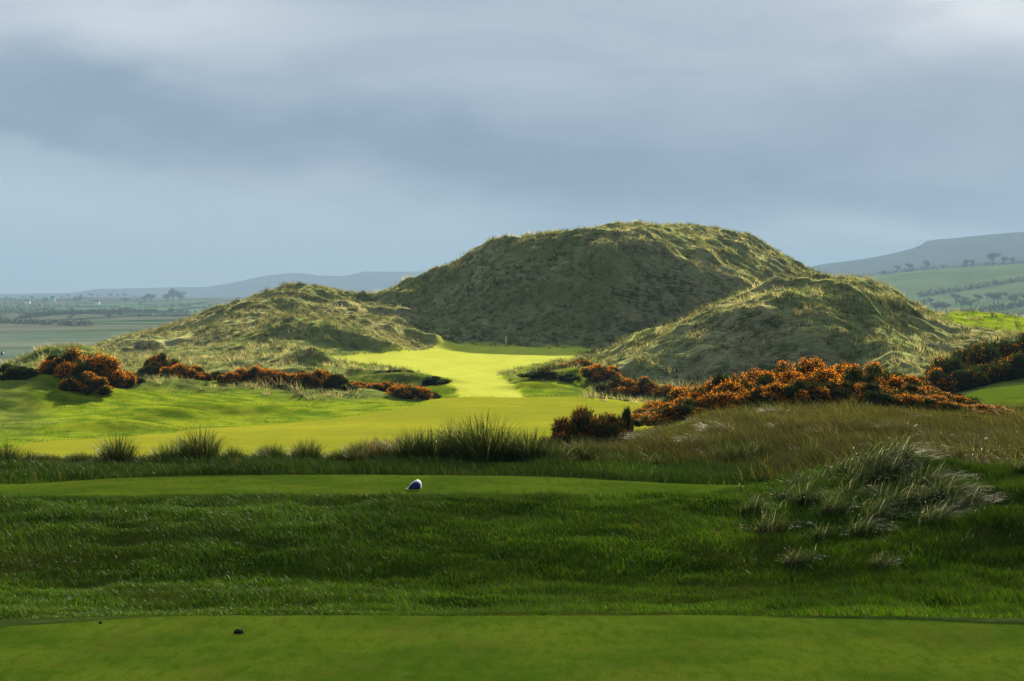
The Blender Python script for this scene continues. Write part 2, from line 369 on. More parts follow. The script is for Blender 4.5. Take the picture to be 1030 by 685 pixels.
def far_material():
    m, n, o = newmat('farmland')
    geo = n.add('ShaderNodeNewGeometry').outputs['Position']
    mp = n.add('ShaderNodeMapping', ins={'Vector': geo, 'Scale': (1, .55, 0), 'Rotation': (0, 0, .35)}).outputs[0]
    v = n.add('ShaderNodeTexVoronoi', feature='F1', ins={'Vector': mp, 'Scale': .0042, 'Randomness': .75})
    e = n.add('ShaderNodeTexVoronoi', feature='DISTANCE_TO_EDGE', ins={'Vector': mp, 'Scale': .0042, 'Randomness': .75})
    hsv = n.add('ShaderNodeSeparateColor', ins={0: v.outputs['Color']})
    c = n.mix(hsv.outputs[0], (.06, .12, .035), (.11, .17, .055))
    c = n.mix(n.rng(hsv.outputs[1], .6, .7), c, (.12, .12, .07))
    c = n.mix(n.rng(e.outputs['Distance'], .03, .05, 1, 0), c, (.02, .03, .015))
    c = n.mix(n.rng(n.noise(geo, .012, 5), .35, .65, 0, .45), c, (.05, .075, .03))
    sp = n.add('ShaderNodeSeparateXYZ', ins={0: geo})
    rg = n.m('MULTIPLY', n.rng(sp.outputs[0], 150, 260), n.rng(sp.outputs[1], 1850, 1950))
    c = n.mix(n.m('MULTIPLY', rg, .85), c, n.mix(n.rng(n.noise(geo, .01, 4), .35, .65), (.085, .13, .04), (.12, .16, .06)))
    c = n.mix(n.m('MULTIPLY', n.rng(sp.outputs[0], 150, 260), n.rng(sp.outputs[1], 3000, 3060)), c, (.035, .045, .025))
    # grey mudflats of the estuary nearest the dunes
    mud = n.mix(n.rng(n.noise(geo, .004, 5), .42, .58), (.11, .14, .10), (.17, .18, .12))
    mud = n.mix(n.rng(n.noise(geo, .02, 4), .5, .62, 0, .7), mud, (.07, .09, .05))
    yy = n.m('ADD', sp.outputs[1], n.m('MULTIPLY', n.noise(geo, .003, 3), 700))
    near = n.rng(yy, 1500, 1900, .8, 0)
    near = n.m('MULTIPLY', near, n.rng(sp.outputs[0], 100, 250, 1, 0))
    c = n.mix(near, c, mud)
    # moorland on the far hills
    c = n.mix(n.rng(sp.outputs[1], 4700, 5600), c, n.mix(n.noise(geo, .003, 4), (.04, .05, .03), (.075, .075, .05)))
    d = n.add('ShaderNodeBsdfDiffuse', ins={'Color': c, 'Roughness': .5}); n.put(o.inputs[0], d.outputs[0]); return m
fm = np_mesh('hills', np.stack([FX, FY, FZ], -1).reshape(-1, 3), [grid_faces(*FX.shape)], far_material(), True)
tag(link('hills', fm), 'hazy farmland, estuary flats and low hills far beyond the dunes', 'hills', kind='structure')

# estuary channel: a thin sheet of grey water left of the dunes
def water_material():
    m, n, o = newmat('estuary_water')
    geo = n.add('ShaderNodeNewGeometry').outputs['Position']
    b = n.add('ShaderNodeBump', ins={'Strength': .25, 'Distance': .3, 'Height': n.noise(geo, .5, 4)}).outputs[0]
    p = n.add('ShaderNodeBsdfPrincipled', ins={'Base Color': (.13, .16, .17), 'Roughness': .35, 'Normal': b}); n.put(o.inputs[0], p.outputs[0]); return m
ny, nx = 30, 40
wy = np.linspace(560, 900, ny); ww = []
for i, y in enumerate(wy):
    t = i/(ny-1)
    l = -.9*y; r = -.19*y-120*t+30*math.sin(t*9)
    ww.append(np.stack([np.linspace(l, r, nx), np.full(nx, y), np.full(nx, -17.6)], -1))
tag(link('estuary', np_mesh('estuary', np.concatenate(ww), [grid_faces(ny, nx)], water_material())), 'grey water of the estuary', 'water', kind='structure')

# ------------------------------------------------------------------ grass blades
def blades(P, hgt, wid_, ang, lean, cols, tip=None, seg=2, droop=0.0):
    """P (n,3); ang: direction it leans to; lean: horizontal reach as a share of height"""
    n = len(P)
    face = rng.uniform(0, math.pi, n)
    sx, sy = np.cos(face)*wid_/2, np.sin(face)*wid_/2
    dx, dy = np.cos(ang)*lean*hgt, np.sin(ang)*lean*hgt
    z0 = np.zeros(n)
    tipc = cols*1.08 if tip is None else tip
    if seg == 1:
        V = np.stack([P+np.stack([-sx, -sy, z0], -1), P+np.stack([sx, sy, z0], -1), P+np.stack([dx, dy, hgt], -1)], 1)
        Fc = np.arange(n*3).reshape(n, 3)
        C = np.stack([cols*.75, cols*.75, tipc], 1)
        return V.reshape(-1, 3), [Fc], C.reshape(-1, 3)
    mid = P+np.stack([dx*.32, dy*.32, hgt*.6], -1)
    hi = P+np.stack([dx, dy, hgt*(1-droop)], -1)
    w = np.stack([sx, sy, z0], -1)
    V = np.stack([P-w, P+w, mid-w*.8, mid+w*.8, hi], 1)
    b = np.arange(n)*5
    q = np.stack([b, b+1, b+3, b+2], -1); t = np.stack([b+2, b+3, b+4], -1)
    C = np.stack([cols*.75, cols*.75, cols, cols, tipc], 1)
    return V.reshape(-1, 3), [q, t], C.reshape(-1, 3)
def pick(n, choices, jit=.22):
    """random colours from [(weight, rgb)]"""
    w = np.array([c[0] for c in choices], float); w /= w.sum()
    k = rng.choice(len(choices), n, p=w)
    c = np.array([c[1] for c in choices])[k]
    return c*(1+rng.uniform(-jit, jit, (n, 1)))
def scatter(n, px0, px1, y0, y1):
    Y = np.sqrt(rng.uniform(y0*y0, y1*y1, n)); u = (rng.uniform(px0, px1, n)-515)/F
    return u*Y, Y
WIND = -2.6   # blades lean mostly towards the left and the camera
def field(name, label, cat, n, px0, px1, y0, y1, mask, hgt, width, cols, mat=GRASS, seg=2, clump=.6, lean=(.2, .7), spread=1.2, wind=None, tall=None):
    x, y = scatter(n, px0, px1, y0, y1)
    keep = rng.random(n) < np.clip(mask(x, y), 0, 1)
    x, y = x[keep], y[keep]; k = len(x)
    c1 = fbm(x/clump, y/clump, 2, 201)
    h = rng.uniform(hgt[0], hgt[1], k)*(1+.75*np.clip(c1, -.8, 1))
    if tall is not None: h = h*tall(x, y)
    P = np.stack([x, y, sample(x, y)-.01], -1)
    ang = (WIND if wind is None else wind)+rng.normal(0, spread, k)+.8*vnoise(x/3, y/3, 77)
    C = pick(k, cols)*(1+.38*np.clip(fbm(x/(clump*3), y/(clump*3), 2, 205), -1, 1))[:, None]
    C = C*(1+.55*fbm(x/1.7, y/1.1, 3, 207))[:, None]
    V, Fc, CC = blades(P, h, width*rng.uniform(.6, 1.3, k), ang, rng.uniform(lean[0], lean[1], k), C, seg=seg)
    return tag(link(name, np_mesh(name, V, Fc, mat, color=CC)), label, cat, kind='stuff')
def mk(k): return lambda x, y: sample(x, y, k)
DK = (.016, .044, .002); MG = (.036, .086, .003); LG = (.072, .122, .005); ST = (.17, .145, .05); OL = (.075, .072, .012); WH = (.45, .42, .30)
field('tee_turf', 'close mown grass of the near tee', 'grass', 190000, -150, 1180, 12.2, 16.9, mk('tee1'), (.008, .016), .004, [(3, (.055, .095, .006)), (2, (.085, .12, .009)), (1, (.035, .065, .005))], seg=1)
field('far_tee_turf', 'close mown grass of the second tee', 'grass', 90000, -40, 800, 27.5, 31.3, mk('tee2'), (.010, .020), .007, [(3, (.055, .095, .006)), (2, (.085, .12, .009)), (1, (.035, .065, .005))], seg=1)
field('bank_grass', 'shaggy green rough on the bank between the two tees', 'grass', 480000, -230, 1270, 16.4, 30.5,
      lambda x, y: sample(x, y, 'bank'), (.035, .085), .0062,
      [(4, DK), (5, MG), (3, LG), (1.2, OL), (.03, ST), (.002, WH)], clump=.5, lean=(.3, 1.1), tall=lambda x, y: .45+.55*sstep(17.5, 21, y)+.5*sstep(740, 900, 515+F*x/y))
field('fringe_grass', 'long dark grass fringe behind the second tee', 'grass', 145000, -230, 830, 30.4, 40,
      lambda x, y: (1-sample(x, y, 'tee2')), (.07, .16), .008, [(6, (.014,.034,.004)), (3, (.025, .048, .005)), (.6, OL), (.1, ST)], clump=.6, lean=(.2, .8))
field('spur_grass', 'olive and straw rough covering the spur below the gorse', 'grass', 290000, 520, 1260, 30.5, 95,
      lambda x, y: np.maximum(sample(x, y, 'gold'), sstep(740, 800, 515+F*x/y)*(y < 45))*(.3+.7*(y < 60)+.0*y), (.12, .30), .013,
      [(5, (.030, .042, .007)), (4, (.070, .066, .014)), (1.3, (.125, .108, .036)), (3, (.048, .036, .012))], clump=1.1, lean=(.4, 1.3))
field('slope_grass', 'green semi rough on the slopes left of the fairway', 'grass', 110000, -60, 640, 84, 205,
      lambda x, y: sample(x, y, 'semi'), (.05, .13), .022, [(4, (.045, .068, .004)), (3, (.085, .10, .008)), (1, OL)], seg=1, clump=1.6)
field('dead_leaves', 'bleached dead leaves scattered through the wind-bent patch', 'grass', 1300, 735, 1020, 22.5, 29.5, lambda x, y: .45*sstep(-.6, .5, vnoise(x/.9, y/.9, 23))*sstep(23, 25, y), (.05, .12), .009, [(1, (.40, .38, .28)), (1, (.25, .24, .14))], clump=.8, lean=(.2, 1.4), wind=-.4)
field('white_flecks', 'tiny pale leaves and clover flecks in the bank rough', 'grass', 220, -20, 740, 18.5, 28, lambda x, y: sstep(.0, .5, vnoise(x/.8, y/.6, 9)), (.04, .07), .010, [(1, (.30, .32, .22))], clump=.8, lean=(.2, 1.4))
def tufts(name, label, n, px0, px1, y0, y1, mask, hgt, nb, cols, width, wind=-2.6, spread=1.1):
    x, y = scatter(n, px0, px1, y0, y1)
    keep = rng.random(n) < mask(x, y)
    x, y = x[keep], y[keep]; k = len(x)
    s = rng.uniform(.35, 1.0, k)+.55*(rng.random(k) < .10)*(1+.5*fbm(x/5, y/5, 2, 301))
    C = pick(k, cols)
    tone = fbm(x/7, y/7, 3, 303)
    C = C*(1+.9*tone[:, None])
    r = np.repeat(np.arange(k), nb); m_ = len(r)
    th = rng.uniform(0, 2*math.pi, m_); rr = .28*np.sqrt(rng.random(m_))*s[r]
    X_ = x[r]+np.cos(th)*rr; Y_ = y[r]+np.sin(th)*rr
    P = np.stack([X_, Y_, sample(X_, Y_)-.05], -1)
    a = wind+rng.normal(0, spread, m_)
    ax = np.cos(a)*.8+np.cos(th)*.7; ay = np.sin(a)*.8+np.sin(th)*.7
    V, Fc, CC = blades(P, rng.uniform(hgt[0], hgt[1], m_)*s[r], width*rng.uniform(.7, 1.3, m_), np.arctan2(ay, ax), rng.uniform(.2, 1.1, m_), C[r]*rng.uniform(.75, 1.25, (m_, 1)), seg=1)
    return tag(link(name, np_mesh(name, V, Fc, MARRAM, color=CC)), label, 'grass', kind='stuff')
tufts('dune_marram', 'wind-blown straw and green marram covering the big dunes', 50000, -80, 1110, 122, 300,
      lambda x, y: sample(x, y, 'dune')*(.35+.65*sstep(-.2, .3, fbm(x/4, y/4, 2, 305)+.25)), (.25, .62), 15,
      [(3.5, (.050, .062, .026)), (3.5, (.105, .104, .048)), (2.4, (.18, .162, .085)), (1.0, (.27, .235, .13)), (2.2, (.022, .034, .012))], .05)

# ------------------------------------------------------------------ tussocks
def tussock_mesh(nb, hgt, rad, width, cols, leanmul=1.0, seed=0, wind=None):
    th = rng.uniform(0, 2*math.pi, nb); rr = rad*np.sqrt(rng.random(nb))
    P = np.stack([np.cos(th)*rr, np.sin(th)*rr, np.full(nb, -.04)], -1)
    h = hgt*rng.uniform(.45, 1.0, nb)*(1-.35*(rr/rad)**2)
    out = rr/rad
    ax = np.cos(th)*out; ay = np.sin(th)*out
    if wind is not None: ax = ax+np.cos(wind)*.9; ay = ay+np.sin(wind)*.9
    ax = ax+rng.normal(0, .3, nb); ay = ay+rng.normal(0, .3, nb)
    ang = np.arctan2(ay, ax); lean = leanmul*(rng.uniform(.08, .75, nb)*(.4+out))
    C = pick(nb, cols, .3)
    # four-segment arching blades
    face = ang+math.pi/2+rng.normal(0, .5, nb)
    w = np.stack([np.cos(face), np.sin(face), np.zeros(nb)], -1)*(width*rng.uniform(.6, 1.3, nb)/2)[:, None]
    ts = [0, .3, .6, .85, 1.0]; rows = []; cr = []
    for t in ts:
        dx = np.cos(ang)*lean*h*t**1.8; dy = np.sin(ang)*lean*h*t**1.8
        zz = h*(t-.33*np.minimum(lean, 1.4)*t**3)
        c = P+np.stack([dx, dy, zz], -1)
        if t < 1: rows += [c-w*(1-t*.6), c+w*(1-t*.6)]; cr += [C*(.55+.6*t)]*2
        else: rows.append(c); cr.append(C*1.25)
    V = np.stack(rows, 1).reshape(-1, 3); CC = np.stack(cr, 1).reshape(-1, 3)
    b = np.arange(nb)*9
    fs = [np.stack([b+2*i, b+2*i+1, b+2*i+3, b+2*i+2], -1) for i in range(3)]+[np.stack([b+6, b+7, b+8], -1)]
    return np_mesh('blades', V, fs, MARRAM, color=np.clip(CC, 0, .8))
GT = [(5, (.018, .032, .007)), (4, (.035, .055, .012)), (2, (.07, .075, .02)), (.5, (.22, .19, .09))]
BT = [(3, (.03, .035, .012)), (3, (.09, .055, .02)), (3, (.16, .12, .05)), (1, (.3, .26, .16))]
WT = [(6, (.015, .034, .006)), (3, (.06, .08, .02)), (1.3, (.17, .16, .09)), (.35, (.36, .34, .25))]
TM = {}
for k, spec in dict(green=(700, .74, .26, .009, GT, 1), green_wide=(900, .62, .42, .010, GT, 1.0), brown=(700, .56, .38, .010, BT, 1.1)).items(): TM[k] = [tussock_mesh(*spec) for _ in range(2)]
TM['white'] = [tussock_mesh(420, .66, .28, .009, WT, 1.45, wind=-.35) for _ in range(2)]
TM['straw'] = [tussock_mesh(360, .62, .42, .014, [(4, (.04, .048, .014)), (4, (.10, .088, .032)), (1.5, (.18, .15, .065))], 1.6, wind=math.pi) for _ in range(2)]
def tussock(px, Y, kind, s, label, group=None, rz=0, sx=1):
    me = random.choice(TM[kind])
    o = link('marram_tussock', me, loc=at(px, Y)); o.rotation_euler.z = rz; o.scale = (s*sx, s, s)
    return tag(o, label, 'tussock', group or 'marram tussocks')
G1 = 'tussocks in the fringe behind the second tee'
for px, Y, k, s, lab in [
  (8, 34.0, 'green', .62, 'dark marram tussock at the left edge of the photo, behind the tee'),
  (30, 34.4, 'green', .42, 'low dark tussock just left of the pale dead clump'),
  (47, 34.6, 'straw', .45, 'pale dead grass clump low in the fringe near the left edge'),
  (82, 34.2, 'green_wide', .42, 'low wide tussock between the pale clump and the first upright tussock'),
  (118, 34.2, 'green', .80, 'upright dark tussock, first tall one from the left behind the tee'),
  (146, 34.6, 'brown', .42, 'small brownish tussock between the two tall left tussocks'),
  (180, 34.4, 'green_wide', .78, 'wide dark tussock right of the first upright one'),
  (202, 34.2, 'green', .95, 'tall feathery tussock at the right of the left-hand group'),
  (235, 34.6, 'green', .45, 'short lone tussock right of the left-hand group'),
  (272, 34.4, 'green_wide', .38, 'very low tussock in the gap of the fringe'),
  (308, 34.2, 'green', .66, 'thin tussock standing alone in the middle of the fringe'),
  (345, 34.5, 'green_wide', .48, 'low tussock at the left foot of the long marram clump'),
  (372, 34.6, 'brown', .85, 'brown tussock at the left end of the long marram clump'),
  (396, 34.9, 'brown', .95, 'reddish brown tussock above the blue tee marker'),
  (415, 34.2, 'green', .92, 'dark tussock directly above the blue tee marker'),
  (437, 34.4, 'green_wide', 1.1, 'dark wide tussock right of the brown ones'),
  (462, 34.6, 'green', 1.12, 'dark upright tussock left of the tallest one'),
  (487, 34.2, 'green', 1.28, 'tallest dark tussock in the long marram clump'),
  (508, 34.6, 'green_wide', 1.1, 'bushy dark tussock right of the tallest one'),
  (532, 34.2, 'green', .95, 'dark tussock falling away at the right of the clump'),
  (556, 34.4, 'green_wide', .78, 'low tussock at the right end of the long marram clump'),
  (584, 34.8, 'green', .70, 'dark tussock below the small red gorse bush'),
  (615, 34.6, 'green_wide', .42, 'low tussock right of the one under the red gorse'),
  (660, 35, 'green', .36, 'small tussock in the grass below the left end of the thicket'),
  (735, 37.5, 'green_wide', .82, 'left tussock of the pair below the long gorse thicket'),
  (760, 38, 'green', .80, 'right tussock of the pair below the long gorse thicket'),
  (817, 38.5, 'green', .72, 'single round tussock on the spur right of the pair')]:
    tussock(px, Y, k, s*1.12, lab, G1, random.uniform(0, 6))
for i in range(34):
    px = random.uniform(-15, 600)
    tussock(px, random.uniform(33.6, 36.2), random.choice(('green', 'green_wide', 'green')), random.uniform(.22, .62)*(1.3 if 340 < px < 590 else 1), 'low tuft of dark grass filling the gaps between the larger tussocks behind the tee' , 'low filler tufts in the fringe behind the second tee', random.uniform(0, 6))
G2 = 'silvery wind-bent tussocks on the right end of the bank'
for px, Y, s, sx, lab in [
  (757, 26.6, .55, 1, 'small silvery tussock at the left end of the wind-bent patch'),
  (775, 25.6, .65, 1, 'pale upright tussock low at the left of the wind-bent patch'),
  (800, 28.2, .45, 1, 'small dark and white tussock at the end of the second tee'),
  (822, 28.0, .55, 1, 'white-tipped tussock beside the end of the second tee'),
  (845, 28.4, .62, 1.2, 'drooping bleached tussock at the top left of the patch'),
  (872, 28.2, .85, 1.3, 'brightest silver tussock with blades swept to the right'),
  (900, 28.6, .90, 1.3, 'large swept silver tussock at the top of the patch'),
  (838, 26.0, .50, 1, 'thin tussock with pale leaves in the middle of the patch'),
  (868, 25.2, .55, 1.2, 'low grey tussock in the centre of the patch'),
  (905, 26.4, .72, 1.3, 'dark-hearted tussock with long bent blades right of centre'),
  (935, 27.4, .70, 1.2, 'arched pale tussock at the right of the patch'),
  (940, 25.4, .60, 1.3, 'flattened tussock low on the right of the patch'),
  (972, 26.2, .60, 1.3, 'flattened brownish tussock at the right foot of the bank'),
  (800, 24.2, .45, 1, 'small pale tussock near the foot of the bank'),
  (885, 23.8, .40, 1, 'lowest small tussock of the patch with white tips'),
  (1005, 29.5, .75, 1.3, 'grey feathery tussock at the upper right of the patch'),
  (960, 30.5, .85, 1.3, 'feathery grey tussock behind the silver ones'),
  (1030, 28.6, .6, 1.2, 'pale tussock cut by the right edge of the photo')]:
    tussock(px, Y, 'straw' if px in (960, 1005) else 'white', s*1.05, lab, G2, random.uniform(-.5, .4), sx)
for px, Y in ((862,27.6),(884,27.0),(893,27.9),(855,26.8),(915,27.4),(925,26.6),(880,25.9),(950,26.6),(960,25.9),(790,27.2),(812,26.6),(828,25.1)):
    tussock(px, Y, 'white', random.uniform(.4, .65), 'thin wispy tuft inside the tangled drift of silvery grass', 'thin wispy tufts of the tangled drift', random.uniform(-.9, .2), 1.2)
G3 = 'straw coloured tussocks on the spur'
ss = [(600,47),(625,50),(650,46),(672,52),(700,45),(725,50),(750,47),(790,52),(830,47),(870,44),(905,50),(940,46),(975,42),(1015,46),(860,60),(700,62),(780,64),(930,62),(1000,58),(660,60),(940,37),(990,35),(900,39)]
for i, (px, Y) in enumerate(ss):
    tussock(px, Y, 'straw', random.uniform(.6, .9), 'loose straw coloured tussock leaning left on the spur below the gorse thicket', G3, random.uniform(-.5, .5))

# ------------------------------------------------------------------ gorse
def gorse_meshes(seed, nlump=26, nsh=9000, nfl=3600, red=False, flower=.5):
    r = np.random.default_rng(seed)
    # lumps inside a unit dome: radius 1 across, height 1
    L = []
    for i in range(nlump):
        a = r.uniform(0, 2*math.pi); d = .72*math.sqrt(r.random())
        top = (1-d*d)*.72
        L.append((math.cos(a)*d, math.sin(a)*d, top*r.uniform(.15, 1.0), r.uniform(.17, .29)))
    L.append((0, 0, .36, .46)); L = np.array(L)
    def surf(n, shell):
        k = r.integers(0, len(L), n)
        v = r.normal(0, 1, (n, 3)); v /= np.linalg.norm(v, axis=1)[:, None]
        v[:, 2] = np.where(v[:, 2] < -.35, -v[:, 2], v[:, 2])
        rad = L[k, 3]*(1-shell*r.random(n)**1.5)*(1+.18*vnoise(v[:, 0]*3+k*7, v[:, 2]*3+v[:, 1]*2, seed))
        p = L[k, :3]+v*rad[:, None]
        p[:, 2] = np.maximum(p[:, 2], .01)
        return p, v, k
    p, v, k = surf(nsh, .5)
    n = len(p)
    d = v*.7+np.array([0, 0, .55])+r.normal(0, .35, (n, 3)); d /= np.linalg.norm(d, axis=1)[:, None]
    s = np.cross(d, r.normal(0, 1, (n, 3))); s /= np.linalg.norm(s, axis=1)[:, None]
    ln = r.uniform(.05, .17, n)[:, None]; w = r.uniform(.008, .018, n)[:, None]
    V = np.stack([p-s*w, p+s*w, p+d*ln], 1).reshape(-1, 3)
    cc = np.array([(.010, .018, .005), (.020, .034, .008), (.035, .050, .012), (.05, .035, .014)])[r.choice(4, n, p=[.4, .35, .17, .08])]
    C = np.repeat(cc, 3, 0)
    fol_f = np.arange(n*3).reshape(n, 3)
    # inner woody mass so one cannot look through the bush
    ico = []; icf = []; base = len(V)
    nu, nv = 12, 7
    for (cx, cy, cz, cr) in L:
        b = len(ico)
        for i in range(nv):
            ph = math.pi*i/(nv-1)
            for j in range(nu):
                t = 2*math.pi*j/nu; q = cr*.66*(1+.25*r.uniform(-1, 1))
                ico.append((cx+q*math.sin(ph)*math.cos(t), cy+q*math.sin(ph)*math.sin(t), max(cz+q*math.cos(ph), -.08)))
        for i in range(nv-1):
            for j in range(nu):
                icf.append((base+b+i*nu+j, base+b+i*nu+(j+1) % nu, base+b+(i+1)*nu+(j+1) % nu, base+b+(i+1)*nu+j))
    V = np.concatenate([V, np.array(ico)]); C = np.concatenate([C, np.tile((.008, .010, .004), (len(ico), 1))])
    fol = np_mesh('foliage', V, [fol_f, np.array(icf)], FOLI, color=C)
    p, v, k = surf(nfl*3, .12)
    patch = vnoise(p[:, 0]*3.2+seed, p[:, 1]*3.2+p[:, 2]*2.5, seed+5)+.35*vnoise(p[:, 0]*9, p[:, 2]*9, seed+6)
    ok = (patch > .9-2*flower*.9) & (v[:, 2] > -.1) & (r.random(len(p)) < .35+.65*np.clip(v[:, 2]+.25, 0, 1))
    p, v = p[ok][:nfl], v[ok][:nfl]; n = len(p)
    p = p+v*r.uniform(.02, .11, (n, 1))
    a1 = r.normal(0, 1, (n, 3)); a1 /= np.linalg.norm(a1, axis=1)[:, None]
    a2 = np.cross(a1, r.normal(0, 1, (n, 3))); a2 /= np.linalg.norm(a2, axis=1)[:, None]
    w = r.uniform(.007, .017, n)[:, None]
    V = np.stack([p-a1*w, p+a2*w, p+a1*w, p-a2*w*.8], 1).reshape(-1, 3)
    if red: pal = [(.22, .035, .008), (.12, .02, .006), (.36, .075, .012), (.07, .02, .01)]
    else: pal = [(.66, .205, .008), (.48, .125, .006), (.76, .31, .012), (.24, .06, .008)]
    cc = np.array(pal)[r.choice(4, n, p=[.4, .3, .15, .15])]
    flo = np_mesh('flowers', V, [np.arange(n*4).reshape(n, 4)], FLOW, color=np.repeat(cc, 4, 0))
    return fol, flo
GV = [gorse_meshes(11+i, flower=.66, nfl=7000) for i in range(4)]
GD = [gorse_meshes(31+i, flower=.44, nfl=4200) for i in range(2)]
GDD = [gorse_meshes(61+i, flower=.33, nfl=1200) for i in range(2)]
GS = [gorse_meshes(81+i, flower=.12, nfl=500) for i in range(2)]
GR = [gorse_meshes(51, red=True, flower=.7, nsh=7000)]
def gorse(px, Y, w_px, h_px, label, group, var=None, sink=.05, elong=1.0):
    x, y, z = at(px, Y)
    w = w_px/F*Y/2; h = h_px/F*Y
    root = empty('gorse_bush', (x, y, z-sink), random.uniform(0, 6.28))
    root.scale = (w*1.4, w*elong*1.2, h*1.04)
    fol, flo = random.choice(var or GV)
    f = link('foliage', fol, root); g = link('flowers', flo, root); g['kind'] = 'stuff'
    tag(root, label, 'gorse bush', group); return root
ga = 'gorse bushes on the hillock at the left'
for a in [(66,121,50,36,'dark left half of the big gorse bush on the left hillock',GD),(92,120,54,44,'tall orange middle of the big gorse clump on the left hillock',None),(84,117,44,26,'low front bush of the gorse clump on the left hillock',GD),
          (118,123,34,26,'small bright bush at the right end of the left hillock clump',None)]:
    gorse(a[0], a[1], a[2], a[3]*.82, a[4], ga, a[5])
gb = 'gorse bushes strung along the slope left of the green'
for a in [(163,142,34,24,'dark-topped gorse bush, first one right of the hillock clump',GD),(186,138,36,20,'bright low bush just right of the dark-topped one',None),
          (205,137,18,10,'tiny gorse bush hanging off the right of the second patch',None),
          (232,136,26,15,'small bush at the left end of the long gorse row',None),(253,137,34,21,'second bush of the long row, round with brown top',None),(277,137,36,19,'third bush of the long row, bright orange',None),
          (302,137,36,20,'fourth bush of the long row, dark with orange rim',GD),(322,137,30,22,'tallest orange bush near the right end of the long row',None),(336,135,24,18,'dark green bush closing the long row on the right',GDD),
          (364,138,34,13,'low orange bush at the left of the trailing three',None),(384,137,28,13,'middle bush of the trailing three beside the path',None),(410,134,40,17,'rounded orange bush nearest the mown path, last of the trailing three',None)]:
    gorse(a[0], a[1], a[2], a[3], a[4], gb, a[5])
gc = 'gorse bushes at the foot of the right dune'
for a in [(556,166,44,15,'dark low gorse mound right of the mown path',GDD),(583,168,34,13,'small gorse cushion high on the green slope',GD),(606,158,34,19,'orange gorse bush just above the dark rounded one',None),
          (622,142,50,25,'large dark rounded gorse bush at the foot of the right dune',GD),(646,141,36,20,'gorse bush on the right shoulder of the dark rounded one',GD),(668,140,30,13,'low bright gorse at the fairway corner below the right dune',None)]:
    gorse(a[0], a[1], a[2], a[3], a[4], gc, a[5])
gd = 'small reddish gorse bushes below the thicket'
for a in [(562,47.5,44,32,'dark left lobe of the reddish gorse in front of the fairway'),(590,48.5,66,46,'main reddish gorse bush in front of the sunlit fairway'),(612,48,46,34,'right lobe of the reddish gorse in front of the fairway')]:
    gorse(a[0], a[1], a[2], a[3], a[4], gd, GR)
gorse(629, 49, 14, 42, 'narrow upright dark gorse shoot right of the reddish bush', gd, GDD)
gs = 'low dark scrub between the gorse bushes on the left'
for i, (px, Y, w, h) in enumerate([(20,118,36,14),(40,124,34,16),(8,128,30,16),(140,134,34,10),(150,139,26,12),(216,139,30,9),(136,128,22,8),(262,141,40,9),(312,141,40,10),(345,141,26,10),(350,134,22,7),(395,142,36,9),(290,133,30,7),(425,140,30,9),(436,150,34,10),(398,155,50,9),(545,160,40,9),(530,154,22,6),(572,158,30,8)]):
    gorse(px, Y, w, h, 'low dark scrub bush without blossom '+('at the left edge beside the big gorse clump' if px < 75 else 'among the strung-out gorse on the left slope' if px < 430 else 'on the bank beside the mown path'), gs+(' edge' if px < 75 else ' slope' if px < 430 else ' path'), GS)
# the long thicket
tops = T([(630,438),(650,425),(670,402),(690,388),(720,376),(750,369),(800,362),(860,362),(890,368),(920,380),(950,388),(985,402),(1005,412)])
ge = 'gorse bushes of the long thicket on the spur'
def gy(px, Y):
    x, y, z = at(px, Y); return HOR+(H-z)*F/Y
thick = []
for row, (Y, step, off, fr) in enumerate([(74.5, 27, 0, .60), (78, 30, 14, .86), (82, 30, 3, 1.0)]):
    p = 645+off+row*10
    while p < 1000-row*12:
        top = float(pchip(*tops, np.array([p*1.0]))[0]); g = gy(p, Y)
        hh = (g-top)*fr+random.uniform(-3, 2)
        if hh > 6: thick.append((p, Y+random.uniform(-.8, .8), random.uniform(50, 68), hh, row))
        p += step*random.uniform(.85, 1.2)
for i, (p, Y, w, hh, row) in enumerate(sorted(thick)):
    if i == 0: lab = 'low gorse bush at the very left end of the long thicket'
    elif i == len(thick)-1: lab = 'low gorse bush at the very right end of the long thicket'
    elif row == 0: lab = 'orange gorse bush in the front row of the long thicket on the spur'
    elif row == 1: lab = 'orange gorse bush in the middle row of the long thicket on the spur'
    else: lab = 'orange gorse bush on the skyline row of the long thicket on the spur'
    v = GD if (p > 860 and random.random() < .85) or (random.random() < (.65, .45, .25)[row]) else GV
    gorse(p, Y, w, hh, lab, ge if lab.startswith('low') else ge+' '+('front', 'middle', 'skyline')[row], v, elong=1.0)
gf = 'dark gorse bushes massed at the right edge'
for a in [(896,112,40,20,'low dark gorse at the left foot of the right-edge mass'),(918,115,44,26,'second dark gorse from the left in the right-edge mass'),(940,116,46,30,'rust-tinged dark gorse rising toward the right-edge mass'),(960,118,54,38,'dark gorse bush left of the tallest in the right-edge mass'),
          (983,122,58,46,'dark gorse bush at the shoulder of the right-edge mass'),(1008,124,62,40,'tallest dark gorse bush at the right edge'),(1034,124,62,42,'dark gorse bush cut by the right edge of the photo'),
          (975,116,40,24,'low dark gorse in front of the right-edge mass, above the lawn'),(1002,117,48,26,'low dark gorse in front, near the lawn corner'),(1030,118,50,30,'low dark gorse in front at the frame edge'),(1070,122,60,44,'dark gorse bush just outside the right edge')]:
    gorse(a[0], a[1], a[2], a[3], a[4], gf, GDD if a[0] > 950 else GD)

